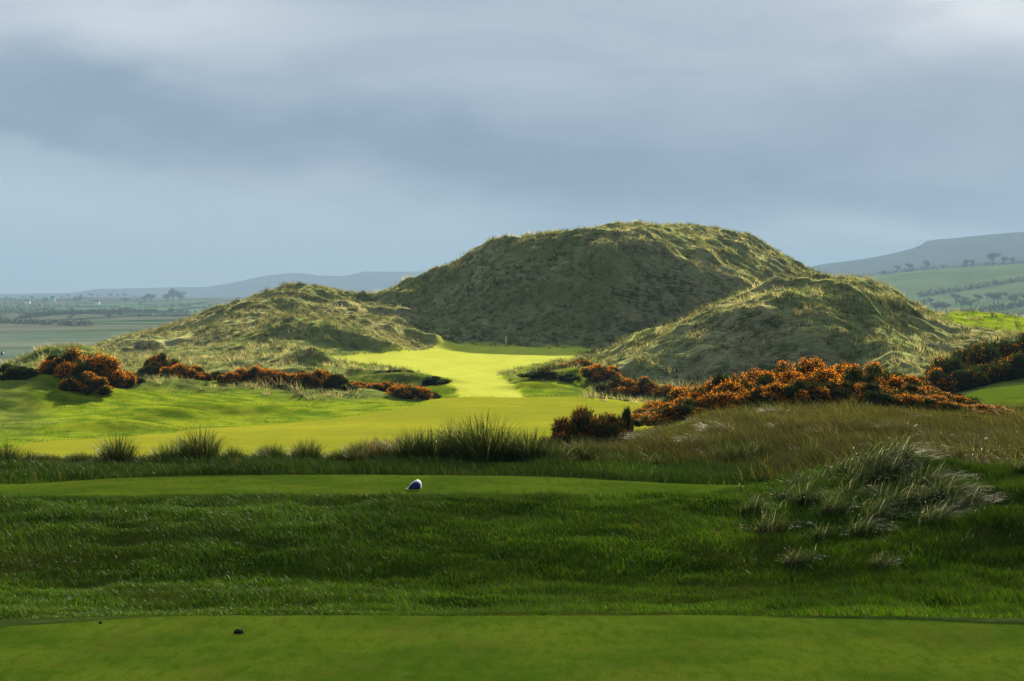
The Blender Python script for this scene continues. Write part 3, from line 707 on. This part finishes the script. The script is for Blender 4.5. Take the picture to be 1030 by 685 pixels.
# ------------------------------------------------------------------ tee marker, clods, post, buoy
import bmesh
def bm_obj(name, bm, mat, parent=None, smooth=True):
    me = bpy.data.meshes.new(name); bm.to_mesh(me); bm.free()
    for p in me.polygons: p.use_smooth = smooth
    me.materials.append(mat); return link(name, me, parent)
WHITE = plain('white_paint', (.50, .53, .52), .5, .3); NAVY = plain('navy_paint', (.004, .007, .05), .55, .2)
mx, my, mz = at(417, 28.5); mz += .012
mk_ = empty('tee_marker', (mx, my, mz), math.radians(-5)); mk_.scale = (.88, .88, .84)
tag(mk_, 'white tee marker with a navy blue face on the second tee', 'tee marker')
# profile (x across, z up) of a leaning dome, extruded in y and bevelled
prof = [(-.100, 0), (.088, 0), (.100, .045), (.096, .09), (.075, .125), (.045, .142), (.01, .138), (-.035, .112), (-.075, .066), (-.098, .025)]
def slab(pr, y0, y1, bev, segs=3):
    bm = bmesh.new()
    a = [bm.verts.new((x, y0, z)) for x, z in pr]; b = [bm.verts.new((x, y1, z)) for x, z in pr]
    bm.faces.new(a); bm.faces.new(b[::-1])
    for i in range(len(pr)): bm.faces.new((a[i], b[i], b[(i+1) % len(pr)], a[(i+1) % len(pr)]))
    bmesh.ops.recalc_face_normals(bm, faces=bm.faces)
    bmesh.ops.bevel(bm, geom=[e for e in bm.edges], offset=bev, segments=segs, affect='EDGES', clamp_overlap=True)
    return bm
bm_obj('body', slab(prof, -.035, .085, .016), WHITE, mk_)
inner = [(-.090, .004), (.082, .004), (.090, .040), (.084, .080), (.062, .106), (.038, .118), (.008, .114), (-.036, .090), (-.072, .050)]
bm_obj('face', slab(inner, -.050, -.030, .004, 2), NAVY, mk_)
bm = bmesh.new(); bmesh.ops.create_uvsphere(bm, u_segments=16, v_segments=10, radius=.016)
for v in bm.verts: v.co.z = v.co.z*.8+.012; v.co.x -= .112; v.co.y -= .03
bm_obj('peg_head', bm, WHITE, mk_)
SOIL = plain('dark_soil', (.018, .014, .009), .9, .1)
def clod(px, Y, s, label):
    bm = bmesh.new(); bmesh.ops.create_icosphere(bm, subdivisions=4, radius=1)
    for v in bm.verts:
        c = v.co.copy(); k = 1+.28*float(vnoise(np.array([c.x*2.3+px]), np.array([c.y*2.3+c.z*1.7]), 3)[0])+.12*float(vnoise(np.array([c.x*7]), np.array([c.z*7+c.y*5]), 4)[0])
        v.co = Vector((c.x*s*k, c.y*s*.8*k, max(c.z*s*.75*k*(1-.35*abs(c.x))+s*.3, -.003)))
    root = empty('turf_clod', at(px, Y)); tag(root, label, 'clod')
    bm_obj('lump', bm, SOIL, root)
    n = 40; th = rng.uniform(0, 6.28, n)
    P = np.stack([np.cos(th)*s*.5, np.sin(th)*s*.5, np.full(n, s*.55)], -1)
    V, Fc, CC = blades(P, rng.uniform(.3, .8, n)*s, np.full(n, .004), th, rng.uniform(.5, 1.2, n), pick(n, [(1, (.02, .03, .008))]))
    link('grass_blades', np_mesh('grass_blades', V, Fc, GRASS, color=CC), root)
clod(240.5, H*F/337, .032, 'small dark clod of turf lying on the near tee')
clod(101, H*F/327, .014, 'tiny dark crumb near the far edge of the near tee, left side')
POST = plain('pale_wood', (.42, .38, .20), .7, .2)
root = empty('marker_post', at(509, 243.5)); tag(root, 'short pale post at the foot of the big dune', 'post')
bm = bmesh.new(); bmesh.ops.create_cone(bm, cap_ends=True, segments=10, radius1=.10, radius2=.08, depth=1.0)
for v in bm.verts: v.co.z += .45
bm_obj('shaft', bm, POST, root, False)
bm = bmesh.new(); bmesh.ops.create_cone(bm, cap_ends=True, segments=10, radius1=.12, radius2=.05, depth=.12)
for v in bm.verts: v.co.z += 1.01
bm_obj('cap', bm, POST, root, False)
DARK = plain('dark_paint', (.02, .022, .025), .6, .2)
by = 780; bx = (2-515)/F*by
root = empty('buoy', (bx, by, -17.6)); tag(root, 'small dark buoy on the grey estuary at the left edge', 'buoy')
bm = bmesh.new(); bmesh.ops.create_uvsphere(bm, u_segments=20, v_segments=12, radius=.7)
for v in bm.verts: v.co.z = v.co.z*.7+.2
bm_obj('float', bm, DARK, root)
bm = bmesh.new(); bmesh.ops.create_cone(bm, cap_ends=True, segments=12, radius1=.28, radius2=.08, depth=1.0)
for v in bm.verts: v.co.z += 1.1
bm_obj('topmark', bm, DARK, root)

# ------------------------------------------------------------------ far trees, hedges, houses, masts
BARK = plain('bark', (.06, .05, .04), .9, .1)
def leaf_cloud(lumps, n, size, colr, seed, name='crown'):
    r = np.random.default_rng(seed); L = np.array(lumps)
    k = r.choice(len(L), n, p=L[:, 3]**2/np.sum(L[:, 3]**2))
    v = r.normal(0, 1, (n, 3)); v /= np.linalg.norm(v, axis=1)[:, None]
    p = L[k, :3]+v*(L[k, 3]*r.random(n)**.4)[:, None]
    a1 = r.normal(0, 1, (n, 3)); a1 /= np.linalg.norm(a1, axis=1)[:, None]
    a2 = np.cross(a1, r.normal(0, 1, (n, 3))); a2 /= np.linalg.norm(a2, axis=1)[:, None]
    w = r.uniform(.5, 1, n)[:, None]*size
    V = np.stack([p-a1*w, p+a2*w, p+a1*w, p-a2*w], 1).reshape(-1, 3)
    cc = np.array(colr)*(1+r.uniform(-.3, .3, (n, 1)))
    return np_mesh(name, V, [np.arange(n*4).reshape(n, 4)], FOLI, color=np.repeat(cc, 4, 0))
def tree_protos(seed):
    r = random.Random(seed); h = 1.0
    bm = bmesh.new(); tips = []
    def limb(a, b, r0, r1):
        d = (b-a); bmesh_c = bmesh.ops.create_cone(bm, cap_ends=True, segments=7, radius1=r0, radius2=r1, depth=d.length)
        q = d.to_track_quat('Z', 'Y')
        for v in bmesh_c['verts']: v.co = q @ v.co + (a+b)/2
    top = Vector((r.uniform(-.03, .03), 0, .42)); limb(Vector((0, 0, -.03)), top, .035, .024)
    for i in range(7):
        a = i*.9+r.uniform(0, .5); t = top*r.uniform(.7, 1)
        e = t+Vector((math.cos(a)*r.uniform(.16, .34), math.sin(a)*r.uniform(.16, .34), r.uniform(.15, .42)))
        limb(t, e, .016, .006); tips.append(e)
        for j in range(2):
            e2 = e+Vector((r.uniform(-.13, .13), r.uniform(-.13, .13), r.uniform(.02, .12))); limb(e, e2, .007, .003); tips.append(e2)
    me = bpy.data.meshes.new('trunk'); bm.to_mesh(me); bm.free(); me.materials.append(BARK)
    lumps = [(p.x, p.y, p.z, r.uniform(.07, .15)) for p in tips]+[(0, 0, .6, .2)]
    return me, leaf_cloud(lumps, 1500, .022, (.030, .038, .018), seed)
TP = [tree_protos(s) for s in (3, 4, 5)]
def far_tree(px, Y, hpx, label, group, wide=1.0):
    x = (px-515)/F*Y; h = hpx*Y/F
    root = empty('tree', (x, Y, fsample(x, Y)-.3), random.uniform(0, 6)); root.scale = (h*wide, h*wide, h)
    me, cr = random.choice(TP)
    link('trunk', me, root); link('crown', cr, root); tag(root, label, 'tree', group)
gt = 'trees along the top hedge of the right-hand fields'
for px, h, w, lab in [(889,5,1.2,'small tree nearest the dune along the top hedge'),(903,9,1.0,'tree leaning over the top hedge, second from the dune'),(915,10,1.1,'round tree on the top hedge right of the leaning one'),(932,11,.9,'slim tree standing clear on the top hedge'),
                      (972,9,1.1,'round tree on the top hedge left of the largest'),(978,8,1,'small tree touching the round one on the top hedge'),(998,15,1.2,'largest tree on the skyline of the right fields'),(1010,9,1.2,'tree crowding the right of the largest one'),(1018,8,1.1,'low tree near the right edge of the top hedge')]:
    far_tree(px, 2990, h, lab, gt, w)
gt2 = 'trees in the hazy hollow below the right fields'
i = 0
for px in np.arange(915, 1040, 6.3):
    Y = 2080+random.uniform(-90, 90)
    far_tree(px+random.uniform(-3, 3), Y, random.uniform(7, 13), 'hazy tree in the belt of woodland below the right-hand fields', gt2, 1.3)
gt3 = 'trees on the plain at the left'
for px, h, w, lab in [(146,7,1.3,'left tree of the pair of clumps on the left plain'),(152,8,1.2,'second tree of the left clump on the plain'),(168,8,1.2,'left tree of the large clump on the plain beside the dune'),(174,11,1.2,'tallest tree of the large clump on the plain'),(181,9,1.3,'right tree of the large clump on the plain'),
                      (78,6,1.6,'lone hazy tree on the left plain'),(126,5,1.3,'small hazy tree left of the pair of clumps'),(46,5,1.4,'small hazy tree near the turquoise building')]:
    far_tree(px, 3650, h*1.35, lab, gt3, w)
for px in np.concatenate([np.arange(4, 140, 9.5)]):
    far_tree(px+random.uniform(-3, 3), 4400+random.uniform(-150, 150), random.uniform(2.5, 5), 'tiny hazy tree along the far horizon of the left plain', 'trees on the horizon of the left plain', 1.6)
gt4 = 'trees dotted over the fields of the left plain'
for k in range(34):
    Y = random.uniform(1700, 3500)
    far_tree(random.uniform(-10, 215), Y, random.uniform(3.5, 7)*2200/Y, 'small hazy field tree dotted on the left plain beyond the estuary', gt4, 1.5)
HED = {}
def hedge(px0, px1, Y0, Y1, hm, label, group='hedges between the far fields'):
    x0 = (px0-515)/F*Y0; x1 = (px1-515)/F*Y1; n = int(max(8, math.hypot(x1-x0, Y1-Y0)/hm*.9))
    lumps = []
    for i in range(n):
        t = i/(n-1); x = x0+(x1-x0)*t; y = Y0+(Y1-Y0)*t
        lumps.append((x-x0+random.uniform(-1, 1), y-Y0+random.uniform(-1, 1), fsample(x, y)+hm*random.uniform(.25, .5), hm*random.uniform(.45, .85)))
    me = leaf_cloud(lumps, n*60, hm*.16, (.022, .030, .014), n, 'hedge')
    tag(link('hedge', me, loc=(x0, Y0, 0)), label, 'hedge', group)
hedge(870, 1060, 2960, 3000, 5, 'hedge along the top of the upper right field')
hedge(925, 1060, 2330, 2480, 6, 'dark hedge between the upper and lower right fields')
hedge(930, 1060, 1850, 2050, 6, 'hedge at the foot of the lower right field')
hedge(-20, 190, 3100, 3050, 4, 'long hedge across the left plain below the houses')
hedge(-20, 110, 2300, 2420, 4, 'dark hedge line in the middle of the left plain')
hedge(85, 200, 2100, 2050, 4, 'hedge line behind the left shoulder of the dunes')
hedge(-20, 120, 2750, 2600, 5, 'hedge slanting across the middle fields of the left plain')
hedge(20, 190, 1900, 2500, 4, 'hedge climbing from the estuary to the fields on the left plain')
hedge(-20, 90, 1650, 1500, 4, 'scrubby hedge along the estuary shore')
hedge(-20, 150, 3900, 3900, 5, 'far hedge under the skyline of the left plain')
def house(px, Y, w, h, wallc, label):
    x = (px-515)/F*Y
    root = empty('house', (x, Y, fsample(x, Y)-.3)); tag(root, label, 'house', 'far houses on the left plain')
    bm = bmesh.new(); bmesh.ops.create_cube(bm, size=1)
    for v in bm.verts: v.co = Vector((v.co.x*w, v.co.y*6, (v.co.z+.5)*h))
    bm_obj('wall', bm, wallc, root, False)
    bm = bmesh.new()
    a = [bm.verts.new(p) for p in ((-w/2-.3, -3.4, h), (w/2+.3, -3.4, h), (w/2+.3, 3.4, h), (-w/2-.3, 3.4, h), (-w/2-.3, 0, h+2.4), (w/2+.3, 0, h+2.4))]
    for f in ((0, 1, 5, 4), (2, 3, 4, 5), (0, 4, 3), (1, 2, 5), (0, 3, 2, 1)): bm.faces.new([a[i] for i in f])
    rf = bm_obj('roof', bm, DARK, root, False)
    bm = bmesh.new(); bmesh.ops.create_cube(bm, size=1)
    for v in bm.verts: v.co = Vector((v.co.x*.9+w/2-1, v.co.y*.9, v.co.z*1.6+h+2.3))
    bm_obj('chimney', bm, wallc, rf, False)
    for dx in (-.3, 0, .3):
        bm = bmesh.new(); bmesh.ops.create_cube(bm, size=1)
        for v in bm.verts: v.co = Vector((v.co.x*1.1+dx*w, v.co.y*.1-3.03, v.co.z*1.3+h*.5))
        bm_obj('window' if dx else 'door', bm, DARK, root, False)
LIME = plain('limewash', (.75, .74, .70), .8, .1); TEAL = plain('turquoise_sheeting', (.05, .42, .36), .6, .2)
house(28, 3600, 8, 4, LIME, 'white cottage far off on the left plain, nearest the left edge')
house(98, 3450, 7, 4, LIME, 'white cottage far off between the hedge and the tree clumps')
house(53, 3900, 8, 7, TEAL, 'turquoise shed far off on the left plain')
def mast(px, Y, hm, label):
    x = (px-515)/F*Y
    root = empty('mast', (x, Y, fsample(x, Y)-1)); tag(root, label, 'mast', 'masts on the far ridge')
    bm = bmesh.new()
    for sx in (-1, 1):
        for sy in (-1, 1):
            c = bmesh.ops.create_cone(bm, cap_ends=True, segments=6, radius1=.5, radius2=.35, depth=hm)
            for v in c['verts']:
                t = v.co.z/hm+.5; v.co.x += sx*2.0*(1-t*.75); v.co.y += sy*2.0*(1-t*.75); v.co.z += hm/2
    for i in range(6):
        c = bmesh.ops.create_cube(bm, size=1); t = (i+.5)/6
        for v in c['verts']: v.co = Vector((v.co.x*4.4*(1-t*.75), v.co.y*4.4*(1-t*.75), v.co.z*.5+t*hm))
    bm_obj('lattice', bm, LIME, root, False)
    bm = bmesh.new(); bmesh.ops.create_cone(bm, cap_ends=True, segments=6, radius1=.4, radius2=.15, depth=hm*.25)
    for v in bm.verts: v.co.z += hm*1.12
    bm_obj('antenna', bm, LIME, root, False)
mast(923.2, 6200, 17, 'left mast of the two on the step of the far ridge')
mast(926.2, 6200, 18, 'right mast of the two on the step of the far ridge')

# ------------------------------------------------------------------ haze
bm = bmesh.new(); bmesh.ops.create_cube(bm, size=1)
for v in bm.verts: v.co = Vector((v.co.x*23000, v.co.y*12300+6030, v.co.z*255+102.5))
m, n, o = newmat('haze')
HAZE_C, HAZE_D = (.170, .258, .355), 1.5e-4
pv = n.add('ShaderNodeVolumePrincipled', ins={'Color': HAZE_C, 'Density': HAZE_D, 'Anisotropy': 0.0})
n.put(o.inputs['Volume'], pv.outputs[0])
tag(bm_obj('haze', bm, m, smooth=False), 'thin blue haze over the whole country', 'haze', kind='stuff')

# ------------------------------------------------------------------ unseen cloud, added and shaped to shade the tees
sd = Vector((math.sin(SUN_AZ)*math.cos(SUN_EL), math.cos(SUN_AZ)*math.cos(SUN_EL), math.sin(SUN_EL)))
base = Vector((0, 19, 0))      # middle of the shaded ground
hgt = 520; c0 = base+sd*(hgt/sd.z)
bm = bmesh.new(); bmesh.ops.create_icosphere(bm, subdivisions=5, radius=1)
for v in bm.verts:
    c = v.co
    k = 1+.06*float(vnoise(np.array([c.x*3+9]), np.array([c.y*3+c.z*2]), 9)[0])
    v.co = Vector((c.x*240*k, c.y*44*k, c.z*8*k))
m, n, o = newmat('shade_cloud_vapour')
pv = n.add('ShaderNodeVolumePrincipled', ins={'Color': (.95, .95, .95), 'Density': .019, 'Anisotropy': .3}); n.put(o.inputs['Volume'], pv.outputs[0])
cl = bm_obj('cloud', bm, m); cl.location = c0; tag(cl, 'thin unseen cloud added towards the sun to shade the tees', 'cloud', kind='structure')

# ------------------------------------------------------------------ sky, sun, camera
EXPO = 2.35
w = bpy.data.worlds.new('World'); scene.world = w; w.use_nodes = True; w.node_tree.nodes.clear()
n = N(w.node_tree); o = n.add('ShaderNodeOutputWorld')
sky = n.add('ShaderNodeTexSky', sky_type='NISHITA', sun_disc=False, sun_elevation=SUN_EL, sun_rotation=SUN_AZ)
BG = .1
g = n.add('ShaderNodeTexCoord').outputs['Generated']
sp = n.add('ShaderNodeSeparateXYZ', ins={0: g})
yc = n.m('MAXIMUM', sp.outputs[1], .05)
u = n.m('DIVIDE', sp.outputs[0], yc); v = n.m('DIVIDE', sp.outputs[2], yc)   # bearing and elevation tangents of the sky direction
uv = n.add('ShaderNodeCombineXYZ', ins={0: u, 1: n.m('MULTIPLY', v, 2.4), 2: 0}).outputs[0]
n1 = n.noise(uv, 5.5, 6, .5, .3); n2 = n.noise(uv, 16, 6, .6, .4)
warp = n.m('MULTIPLY', n.m('SUBTRACT', n1, .5), .17)
def blob(uc_, vc_, su, sv, rot=0):
    du = n.m('ADD', n.m('SUBTRACT', u, uc_), warp); dv = n.m('ADD', n.m('SUBTRACT', v, vc_), n.m('MULTIPLY', warp, .45))
    if rot:
        du, dv = n.m('ADD', n.m('MULTIPLY', du, math.cos(rot)), n.m('MULTIPLY', dv, math.sin(rot))), n.m('SUBTRACT', n.m('MULTIPLY', dv, math.cos(rot)), n.m('MULTIPLY', du, math.sin(rot)))
    r2 = n.m('ADD', n.m('POWER', n.m('ABSOLUTE', n.m('DIVIDE', du, su)), 2), n.m('POWER', n.m('ABSOLUTE', n.m('DIVIDE', dv, sv)), 2))
    return n.m('EXPONENT', n.m('MULTIPLY', r2, -1))
def K(px, py): return (px-515)/F, (HOR-py)/F
s = 1/BG/2**EXPO
def c_(r, g_, b_):
    f = lambda x: ((x/255+.055)/1.055)**2.4*s
    return (f(r), f(g_), f(b_))
base_c = n.mix(n.rng(v, 0, .14), c_(176, 196, 210), c_(182, 193, 208))
base_c = n.mix(blob(*K(520, 165), .30, .026, -.08), base_c, c_(126, 146, 172))
base_c = n.mix(n.m('MULTIPLY', blob(*K(60, 110), .12, .016, -.05), .85), base_c, c_(122, 148, 172))
base_c = n.mix(n.m('MULTIPLY', blob(*K(900, 120), .16, .030, .1), .5), base_c, c_(146, 161, 182))
base_c = n.mix(n.m('MULTIPLY', blob(*K(115, 30), .085, .020), .85), base_c, c_(216, 225, 232))
base_c = n.mix(n.m('MULTIPLY', blob(*K(960, 30), .075, .020, .1), 1.0), base_c, c_(236, 239, 242))
base_c = n.mix(n.m('MULTIPLY', blob(*K(870, 245), .06, .010), .6), base_c, c_(216, 224, 228))
base_c = n.mix(n.m('MULTIPLY', blob(*K(150, 235), .15, .030, -.12), .9), base_c, c_(202, 216, 226))
n3 = n.noise(n.add('ShaderNodeMapping', ins={'Vector': uv, 'Scale': (.8, 2.2, 1), 'Rotation': (0, 0, .12)}).outputs[0], 7, 7, .55, .8)
base_c = n.mix(n.rng(n3, .47, .62, 0, .28), base_c, c_(146, 163, 186))
base_c = n.mix(n.rng(n3, .30, .46, .16, 0), base_c, c_(206, 216, 226))
base_c = n.mix(n.rng(n2, .4, .68, .0, .14), base_c, c_(196, 208, 220))
ln = n.m('SUBTRACT', n.m('SUBTRACT', .024, n.m('MULTIPLY', u, .227)), v)
ln = n.m('ADD', ln, n.m('MULTIPLY', n.m('SUBTRACT', n.noise(uv, 9, 7, .62, .5), .5), .034))
lm = n.m('MULTIPLY', n.rng(ln, -.002, .012), n.rng(u, -.12, .02, 1, 0))
base_c = n.mix(n.m('MULTIPLY', lm, .55), base_c, c_(188, 206, 218))
# above the picture the overcast breaks up and is brighter, most of all towards the sun
above = n.rng(v, .16, .5)
cl2 = n.mix(n.rng(n1, .4, .6), c_(150, 170, 200), c_(225, 228, 232))
cc = n.mix(above, base_c, n.mix(.25, cl2, sky.outputs[0]))
bg = n.add('ShaderNodeBackground', ins={'Color': cc, 'Strength': BG}); n.put(o.inputs[0], bg.outputs[0])

sl = bpy.data.lights.new('sun', 'SUN'); sl.energy = 5.0; sl.angle = math.radians(.55); sl.color = (1, .90, .72)
so = bpy.data.objects.new('sun', sl); col.objects.link(so); so.rotation_euler = (-sd).to_track_quat('-Z', 'Y').to_euler()

cd = bpy.data.cameras.new('camera'); cam = bpy.data.objects.new('camera', cd); col.objects.link(cam)
cam.location = (0, 0, H); cam.rotation_euler = (math.radians(90), 0, 0)
cd.sensor_width = 36; cd.lens = 36*F/1030; cd.shift_y = -(342.5-HOR)/1030; cd.clip_start = .1; cd.clip_end = 40000
scene.camera = cam
scene.render.engine = 'CYCLES'
cy = scene.cycles
cy.max_bounces = 5; cy.diffuse_bounces = 2; cy.glossy_bounces = 1; cy.transmission_bounces = 3; cy.volume_bounces = 0; cy.transparent_max_bounces = 4
cy.use_denoising = True; cy.sample_clamp_indirect = 4
scene.view_settings.view_transform = 'Standard'; scene.view_settings.look = 'None'
scene.view_settings.exposure = EXPO; scene.view_settings.gamma = 1
scene.view_settings.use_curve_mapping = False
